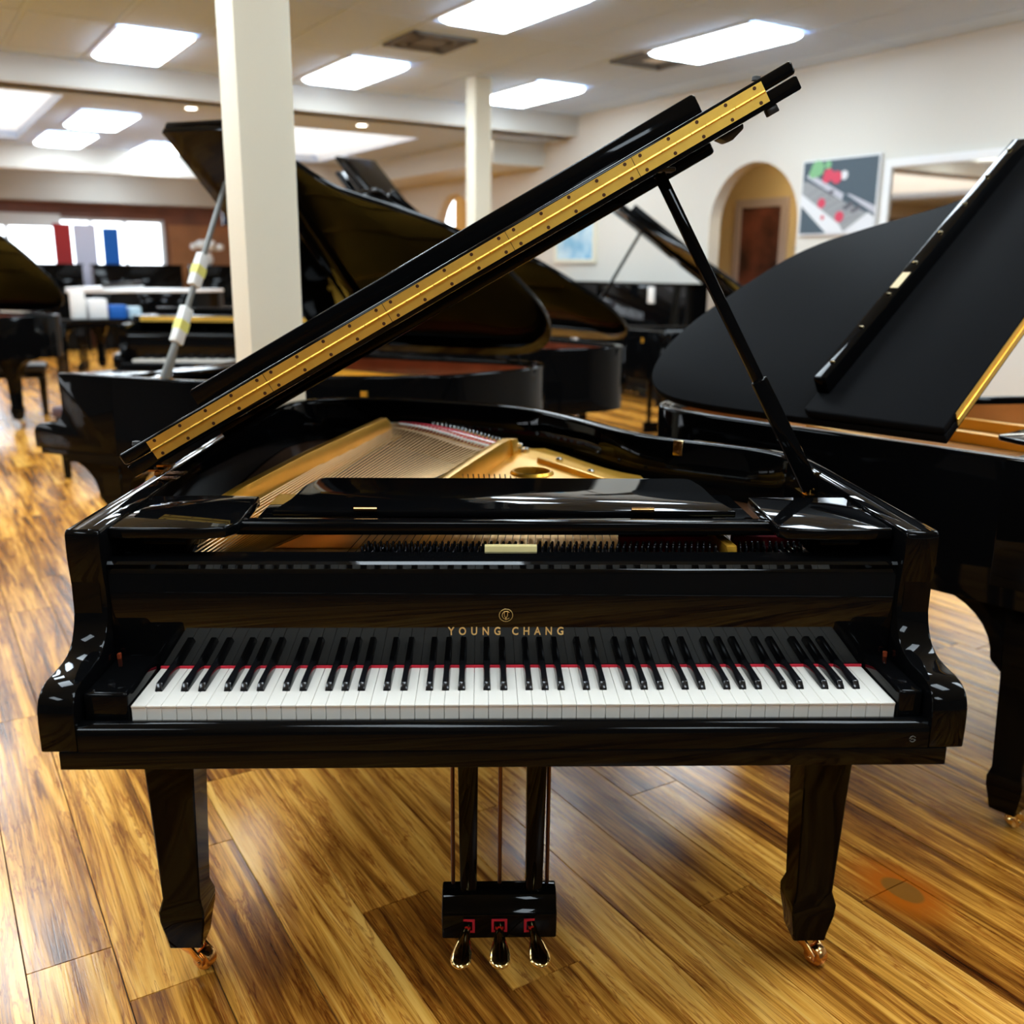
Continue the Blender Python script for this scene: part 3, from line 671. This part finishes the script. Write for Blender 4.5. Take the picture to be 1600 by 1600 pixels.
    # --- prop stick
    if lid == 'open':
        T0 = Vector((.652, .605, .945)); tp = Vector(Lp(1.187, .605, -.012))
        ax = (tp - T0); side = Vector((ax.z, 0, -ax.x)).normalized()
        if full or not stub or 'prop' in stub:
            def bar(t0, t1, w0, w1, y0, y1):
                a, b = T0 + ax * t0, T0 + ax * t1; q = MB()
                c = [a - side * w0, a + side * w0, b + side * w1, b - side * w1]
                return q.add([(p.x, y0, p.z) for p in c] + [(p.x, y1, p.z) for p in c], [(0, 1, 2, 3), (7, 6, 5, 4), (0, 4, 5, 1), (1, 5, 6, 2), (2, 6, 7, 3), (3, 7, 4, 0)])
            if 'fan' in stub:
                ps = obj('prop_stick', bar(0, 1, .012, .009, .60, .615), DIMGREY, root, bevel=.002)
                for d in (-.028, .026):
                    q = MB().tube([T0 + Vector((d, .0, 0)), T0 + ax * .36 + Vector((0, 0, 0))], .007, 6); obj('short_prop', q, DIMGREY, root)
                for t0, t1 in ((.20, .37), (.475, .63)):
                    tagp = obj('paper_tag', bar(t0, t1, .026, .026, .590, .622), PAPER, ps, bevel=.004)
                    obj('yellow_sticker', bar(t0 + (t1 - t0) * .35, t0 + (t1 - t0) * .62, .0265, .0265, .5885, .6235), YELLOW, ps)
            else:
                ps = obj('prop_stick', bar(.0, 1, .0125, .0115, .596, .612), BLACK, root, bevel=.003)
                sp_ = obj('prop_sleeve', bar(.0, .365, .0195, .017, .588, .606), BLACK, root, bevel=.004)
                obj('prop_cup', MB().box(tp.x - .03, tp.x + .03, .585, .63, tp.z + .004, tp.z + .012), SATIN, root, bevel=.003, rot=(0, 0, 0))
            q = MB().box(.655, .676, .605, .611, .93, .979).box(.655, .676, .655, .661, .93, .979).box(.640, .676, .598, .670, .925, .931)
            q.tube([(.664, .59, .948), (.664, .672, .948)], .008, 10)
            obj('prop_bracket', q, BRASSHI, root)
    if full:
        lk = MB().box(-.0125, .0125, -.003, 0, -.036, 0).box(-.0125, .0125, -.003, .012, 0, .002)
        k = min(range(len(inner_p)), key=lambda i: abs(inner_p[i][0] - .45) + abs(inner_p[i][1] - 1.0) * .5)
        a_, b_ = Vector(inner_p[k - 1]), Vector(inner_p[k + 1]); tdir = (b_ - a_).normalized()
        lko = obj('lock_plate', lk, BRASSHI, root, bevel=.0008, loc=(inner_p[k][0], inner_p[k][1], RIMZ - .001), rot=(0, 0, math.atan2(tdir.y, tdir.x)))
        for x, z in ((-.007, -.008), (.007, -.008), (0, -.026)): obj('lock_screw', MB().lathe([(.0025, -.003), (.0025, -.0036), (.001, -.0038)], (x, 0, z), 'y', 8), DARKSCREW, lko)
    return root

def strings(root, path, pz):
    """iron plate with struts, bass strings, pins, felt"""
    T = .046; inn = offset(path, T + .05)
    # wooden soundboard under the plate
    sb = [(x, y) for x, y in offset(path, T + .004) if y > .36]
    obj('soundboard', MB().prism(sb, xy, .835, .845), WOOD, root)
    # plate: outer shape with a bass opening and a tenor opening, and the round hole
    ox = [(x, y) for x, y in inn if y > .60]
    po = [(-.66, .20), (.64, .20), (.64, .55)]
    HT = [(-.372, 1.68), (-.31, 1.735), (-.215, 1.66), (-.13, 1.54), (-.05, 1.40), (.0, 1.40)]
    outer = [(-.62, .345), (-.60, .50), (-.57, .62), (-.50, .95), (-.43, 1.24), (-.375, 1.50)] + HT + [p for p in ox if p[0] > .03 and p[1] < 1.42 and p[0] < .36] + [(.36, .80), (.345, .345)]
    bass = [(-.552, .62), (-.46, .985), (-.352, 1.56), (-.30, 1.65), (-.22, 1.585), (-.14, 1.475), (-.06, 1.34), (-.03, 1.27), (-.10, 1.03), (-.175, .78), (-.21, .62)]
    tenor = [(-.12, .62), (-.06, .80), (-.02, .92), (.01, .92), (.10, .83), (.20, .72), (.24, .62)]
    hole = [(.072 + .047 * cos(2 * pi * i / 24), 1.045 + .050 * sin(2 * pi * i / 24)) for i in range(24)]
    plate = obj('iron_plate', MB().prism(outer, xy, pz - .012, pz, [bass, tenor, hole]), GOLD, root, smooth=0)
    ring = MB(); ring.loft([[(.072 + (.047 + a) * cos(2 * pi * i / 24), 1.045 + (.05 + a) * sin(2 * pi * i / 24), pz + z) for a, z in ((0, -.004), (.001, .007), (.006, .008), (.011, .001))] for i in list(range(24)) + [0]], caps=False)
    obj('plate_ring', ring, GOLD, plate, smooth=60)
    def strut(pts, w, z0, z1, nm='plate_strut'):
        q = MB(); rings = []
        for i, (x, y, zt) in enumerate(pts):
            a = Vector(pts[max(0, i - 1)][:2]); b = Vector(pts[min(len(pts) - 1, i + 1)][:2]); t = (b - a).normalized(); n = Vector((t.y, -t.x)) * w
            rings.append([(x - n.x, y - n.y, z0), (x + n.x, y + n.y, z0), (x + n.x * .75, y + n.y * .75, zt), (x - n.x * .75, y - n.y * .75, zt)])
        return obj(nm, q.loft(rings), GOLD, plate, bevel=.002)
    strut([(-.600, .50, .935), (-.572, .62, .945), (-.50, .95, .953), (-.43, 1.24, .955), (-.362, 1.55, .953), (-.352, 1.60, .93)], .014, pz - .01, .95)
    strut([(-.20, .60, .93), (-.145, .76, .934), (-.08, .985, .936), (-.02, 1.19, .936), (.012, 1.30, .932)], .017, pz - .01, .93)
    strut([(.012, 1.29, .932), (.028, 1.345, .925), (.036, 1.38, .90)], .022, pz - .01, .93, 'strut_end')
    strut([(.10, 1.20, .898), (.22, .98, .898), (.30, .80, .90)], .010, pz - .006, .90, 'plate_rib')
    # hitch rail at the tail with two felt strips and hitch pins
    H0 = [(-.336, 1.768), (-.298, 1.756), (-.209, 1.677), (-.124, 1.554), (-.045, 1.416), (.019, 1.321)]
    H0 = spline(H0, 8)
    hr = MB(); a_ = offset(H0, -.075); b_ = offset(H0, .02)
    hr.loft([[(p[0], p[1], pz - .012), (q[0], q[1], pz - .012), (q[0], q[1], pz + .008), (p[0], p[1], pz + .008)] for p, q in zip(a_, b_)]); obj('hitch_rail', hr, GOLD, plate, smooth=40)
    for d, nm in ((-.012, 'hitch_felt'), (.022, 'hitch_felt')):
        f = MB(); a1 = offset(H0, d - .010); b1 = offset(H0, d + .010)
        f.loft([[(p[0], p[1], pz + .006), (q[0], q[1], pz + .006), (q[0], q[1], pz + .020), (p[0], p[1], pz + .020)] for p, q in zip(a1, b1)]); obj(nm, f, FELT, plate)
    pins = MB(); hp = offset(H0, -.045); steel = MB(); cop = MB()
    N = 36
    for i in range(N):
        t = i / (N - 1); k = t * (len(H0) - 1); j = min(int(k), len(H0) - 2); fr_ = k - j
        h = Vector(H0[j]).lerp(Vector(H0[j + 1]), fr_); h2 = Vector(hp[j]).lerp(Vector(hp[j + 1]), fr_)
        near = Vector((-.525 + .354 * t, .721 + .157 * t)); d = (h - near)
        fr0 = near + d * ((.225 - near.y) / d.y)
        z = .908
        cop.tube([(fr0.x, fr0.y, z), (h.x - d.x * .05, h.y - d.y * .05, z + .004)], .0011 + .0006 * (1 - t), 5)
        steel.tube([(h.x - d.x * .05, h.y - d.y * .05, z + .004), (h2.x, h2.y, pz + .012)], .0011, 4)
        pins.lathe([(.0036, pz), (.0042, pz + .024), (.0025, pz + .026)], (h2.x, h2.y, 0), n=7)
    # bass bridge with its white cloth
    br = MB(); p0 = offset(H0, .085); p1 = offset(H0, .11)
    br.loft([[(p[0], p[1], .845), (q[0], q[1], .845), (q[0], q[1], .904), (p[0], p[1], .904)] for p, q in zip(p0, p1)]); obj('bass_bridge', br, TERR, root)
    agr = MB(); p2 = offset(H0, .058)
    for i in range(0, len(p2), 1): agr.box(p2[i][0] - .008, p2[i][0] + .008, p2[i][1] - .006, p2[i][1] + .006, .908, .9125)
    obj('string_wrapping', agr, PAPER, root, kind='stuff')
    for i in range(60):      # tenor and treble strings
        t = i / 59; x0 = -.30 + .86 * t; x1 = x0 - .30 * (1 - t) + (.02 * t)
        ye = [1.0 - .5 * t, .62][0]
        steel.tube([(x0, .24, .905), (x0 + (-.02 + .10 * (1 - t)), .42 + .52 * (1 - t) ** .8, .902)], .0009, 4)
    obj('copper_strings', cop, COPPER, root, kind='stuff'); obj('steel_strings', steel, STEEL, root, kind='stuff'); obj('hitch_pins', pins, STEEL, plate, kind='stuff')
    tp = MB()
    for i in range(72):
        x = -.27 + .80 * i / 71
        if abs(x - .395) < .018 or abs(x - .03) < .01: continue
        for r_ in range(3): tp.lathe([(.0026, .884), (.0026, .910), (.0016, .912)], (x + .004 * (r_ - 1), .262 + .017 * r_, 0), n=6)
    for i in range(30):
        x = -.62 + .31 * i / 29; tp.lathe([(.0033, .888), (.0033, .912)], (x, .205 + .006 * (i % 2), 0), n=6)
    obj('tuning_pins', tp, STEELD, plate, kind='stuff')
    fs = MB()
    for x0, x1 in ((.20, .375), (.415, .54)): fs.box(x0, x1, .315, .34, .886, .915)
    obj('string_felt', fs, FELT, root)
    dmp = MB()      # damper heads
    for i in range(46): x = -.40 + .0175 * i; dmp.box(x, x + .011, .42, .52, .912, .932)
    obj('dampers', dmp, SATIN, root, kind='stuff')
    wd = MB()
    for i in range(24): x = -.10 + .0125 * i; wd.tube([(x, .80 - .3 * max(0, i - 8) / 16, .90), (x - .004, .815 - .3 * max(0, i - 8) / 16, .93)], .0016, 4)
    obj('damper_wires', wd, STEEL, root, kind='stuff')
    obj('pin_block', MB().box(-.66, .645, .206, .345, .80, .884), SATIN, root, bevel=.002)
    bars = obj('treble_bar', MB().add([(.388, .22, .885), (.400, .22, .885), (.370, .45, .885), (.358, .45, .885), (.376, .22, .925), (.396, .22, .925), (.366, .45, .935), (.350, .45, .935)], [(0, 3, 2, 1), (4, 5, 6, 7), (0, 1, 5, 4), (1, 2, 6, 5), (2, 3, 7, 6), (3, 0, 4, 7)]), GOLD, plate, bevel=.002)
    obj('serial_plate', MB().box(-.053, .039, .212, .226, .885, .9265), LABELG, root, bevel=.001)
    bt = MB()
    for x, y in ((.07, 1.35), (.155, 1.20), (.225, 1.04)): bt.lathe([(.010, pz), (.010, pz + .008), (.006, pz + .012)], (x, y, 0), n=8)
    obj('plate_bolt', bt, STEEL, plate)

def desk(root, full):
    z = .951
    d = obj('music_desk', MB().prism([(-.445, .318), (.417, .318), (.412, .345), (.398, .40), (.392, .50), (.380, .552), (.368, .562), (-.385, .562), (-.397, .552), (-.415, .50), (-.425, .40), (-.438, .345)], lambda p, q, h: (p, q, h + (q - .318) * .045), z, z + .013), BLACK, root, bevel=.003)
    if full:
        q = MB().box(-.49, .47, .226, .262, .942, .9655); q.box(-.485, .465, .262, .275, .940, .961); obj('desk_rail', q, BLACK, root, bevel=.004, seg=3)
        obj('desk_base', MB().box(-.48, .46, .262, .55, .934, .942), BLACK, root, bevel=.002)
        for x in (-.272, .240): obj('desk_hinge', MB().tube([(x - .021, .311, .9685), (x + .021, .311, .9685)], .0045, 10), COPPERB, d)
        for x0, x1, n_ in ((-.475, -.39, 0), (.345, .44, 1)): obj('slide_strip', MB().box(x0, x1, .283, .303, .9425, .9445), LABELG if n_ else GOLD, root)
    zz = .972
    for pl_, nm in (([(-.686, .162), (-.53, .160), (-.492, .172), (-.478, .20), (-.484, .40), (-.56, .41), (-.684, .40)], 'side_shelf'), ([(.452, .178), (.466, .164), (.54, .156), (.60, .158), (.650, .166), (.652, .402), (.46, .402)], 'side_shelf')):
        obj(nm, MB().prism(pl_, xy, .952, zz), BLACK, root, bevel=.004, seg=3)
    if full:
        for x in (-.62, .60): obj('shelf_bracket', MB().box(x - .06, x + .05, .21, .40, .90, .951), BLACK, root, bevel=.004)

main = grand('grand_piano', 'black grand piano in front with open keyboard and propped lid', None, full=True, casters=COPPERB)
left = grand('grand_piano', 'black grand piano behind at left with paper tags on its lid prop', None, (-1.603, 3.263), -113.75, ang=39, inner=MAHOG, ky=.94, stub=('inside', 'prop', 'fan', 'desk'))
right = grand('grand_piano', 'black grand piano at right edge with studded lip on its raised lid', None, (2.004, .963), 40, ang=33, inner=SPRUCE, ky=.80, stub=('inside', 'prop', 'screws', 'desk'), fold=.54, casters=BRASSHI, lidm=LIDSAT)
g8 = grand('grand_piano', 'closed black grand piano with yellow fold hinge behind the near column', None, (-2.06, 5.95), 0, lid='closed', ky=.5, stub=('keys',))
g5 = grand('grand_piano', 'black grand piano with brownish raised lid behind the left one, toward the uprights', None, (-.82, 5.22), -141, ang=33, inner=MAHOG, ky=.95, stub=('inside', 'prop'))
g6 = grand('grand_piano', 'large black grand piano whose tilted glossy lid shows between the two columns', None, (-.36, 7.32), 140, ang=43, scale=1.12, ky=.45, lidm=BLACK, stub=('inside', 'prop'))
g7 = grand('grand_piano', 'black grand piano whose lid slants past the front prop stick, near the arch', None, (1.40, 7.0), 180, ang=36, ky=.8, stub=('inside', 'prop', 'desk'))
g4 = grand('grand_piano', 'black grand piano at the far left edge with brown lid underside', None, (-5.75, 7.5), -108, ang=50, inner=MAHOG, stub=('inside',))
g9 = grand('grand_piano', 'closed black grand piano with window reflection painted white on its lid, far left, before the windows', None, (-5.6, 11.4), -88, lid='closed', scale=1.12, lidm=WHITEP, stub=())  # white lid colour paints the windows' reflection on a black lid

# ------------------------------------------------------------------ uprights and small things
def upright(label, b, a, face, group, h=1.28, tagx=None):
    """face: heading in degrees of the player's side, measured in the room frame"""
    t = thing('upright_piano', label, 'piano', W3(b, a), TH + R(face), group)
    obj('case', MB().box(-.74, .74, .02, .34, .0, h - .025).box(-.74, -.70, -.30, .02, .58, .76).box(.70, .74, -.30, .02, .58, .76), BLACK, t, bevel=.006)
    obj('lid', MB().box(-.76, .76, -.0, .35, h - .025, h), BLACK, t, bevel=.006)
    obj('keybed', MB().box(-.70, .70, -.30, .02, .58, .64), BLACK, t, bevel=.005)
    q = MB()
    for i in range(52): q.box(-.611 + .0235 * i + .0006, -.611 + .0235 * (i + 1) - .0006, -.26, -.11, .64, .70)
    obj('white_keys', q, IVORY, t, smooth=0, kind='stuff')
    q = MB()
    for i in range(51):
        if i % 7 in (0, 2, 3, 5, 6): q.box(-.611 + .0235 * (i + 1) - .006, -.611 + .0235 * (i + 1) + .006, -.21, -.11, .70, .712)
    obj('black_keys', q, BLACKKEY, t, smooth=0, kind='stuff')
    obj('fallboard', MB().box(-.70, .70, -.11, .02, .64, .80), BLACK, t, bevel=.01)
    for x in (-.70, .70): obj('leg', MB().box(x - .03, x + .03, -.28, -.22, .0, .58), BLACK, t, bevel=.006)
    q = MB()
    for x in (-.1, 0, .1): q.box(x - .02, x + .02, -.06, .03, .05, .065)
    obj('pedals', q, BRASSHI, t)
    if tagx is not None: obj('price_card', MB().box(tagx - .05, tagx + .05, -.004, .0195, h - .22, h - .04), PAPER, t, bevel=.004)
    return t
upright('black upright piano with white card, left one against the right wall', 6.36, 9.0, -90, 'upright pianos along the right wall', tagx=-.30)
upright('black upright piano with white card, right one against the right wall', 6.36, 7.45, -90, 'upright pianos along the right wall', tagx=.2)
upright('black upright piano standing inside the arched niche', 7.75, 5.75, -90, None, h=1.68)
for i, b in enumerate((-.3, 1.35, 3.0, 4.65)):
    upright(('black upright piano under the far window, leftmost', 'black upright piano under the red banner', 'black upright piano under the blue banner', 'black upright piano by the brown panelled wall')[i], b, 17.0, 0, 'upright pianos under the far window', h=1.44)
def bench(label, x, y, rz, m=SATIN, group=None):
    t = thing('piano_bench', label, 'bench', (x, y, 0), R(rz), group)
    obj('seat', MB().box(-.36, .36, -.17, .17, .42, .49), m, t, bevel=.02, seg=3)
    obj('apron', MB().box(-.34, .34, -.15, .15, .36, .42), BLACK, t, bevel=.003)
    for i in (-1, 1):
        for j in (-1, 1): obj('leg', MB().frustum((i * .31, j * .12), .035, .035, 0, (i * .31, j * .12), .05, .05, .36), BLACK, t, bevel=.003)
    return t
bench('black glossy bench before the closed grand with yellow hinge', -1.95, 5.25, 0, BLACK)
bench('plum leather bench left of the closed grand with yellow hinge', -2.72, 5.40, 85, PURPLE)
bench('black bench beside the far left grand piano', -4.6, 8.0, 20)
bench('small brown wooden bench on the floor at far left', -3.7, 9.4, 10, TERR)
def box_on(name, label, cat, x, y, z, sx, sy, sz, m, rz=0, lidm=None):
    t = thing(name, label, cat, (x, y, z), R(rz)); obj('body', MB().box(-sx / 2, sx / 2, -sy / 2, sy / 2, 0, sz), m, t, bevel=.006)
    if lidm: obj('lid', MB().box(-sx / 2 - .008, sx / 2 + .008, -sy / 2 - .008, sy / 2 + .008, sz, sz + .05), lidm, t, bevel=.006)
    return t


dt = thing('display_table', 'small black display table at left holding white and blue cartons', 'table', (-4.25, 9.75, 0), TH)
obj('tabletop', MB().box(-.55, .55, -.25, .25, .80, .84), BLACK, dt, bevel=.006)
for i in (-1, 1):
    for j in (-1, 1): obj('leg', MB().frustum((i * .5, j * .2), .04, .04, 0, (i * .5, j * .2), .05, .05, .80), BLACK, dt, bevel=.003)
for nm, lab, dx, sx, sy, sz, m_ in (('carton', 'tall white carton on the left display table', -.30, .13, .2, .32, PAPER), ('carton', 'wide white carton on the left display table', -.11, .19, .24, .24, WHITEP), ('carton', 'blue carton on the left display table', .10, .18, .22, .17, BLUEC), ('carton', 'pale blue carton on the left display table', .28, .13, .2, .15, LBLUE)):
    p_ = Vector((-4.25, 9.75, .84)) + dB * dx
    box_on(nm, lab, 'box', p_.x, p_.y, p_.z, sx, sy, sz - .03, m_, math.degrees(TH), None)
fv = thing('flower_vase', 'white flowers in a white vase by the brown panelled wall', 'vase', W3(4.25, 17.18, 1.44))
obj('vase', MB().lathe([(.05, 0), (.09, .05), (.10, .12), (.06, .2), (.07, .22)], (0, 0, 0)), PAPER, fv)
fb_ = MB()
for i in range(14):
    a_ = i * 2.4; r_ = .05 + .016 * i; c_ = (r_ * cos(a_), r_ * sin(a_), .30 + .10 * random.random())
    fb_.lathe([(.005, -.06), (.045, -.045), (.065, 0), (.045, .045), (.005, .06)], c_, n=8)
obj('blooms', fb_, PAPER, fv, kind='stuff')
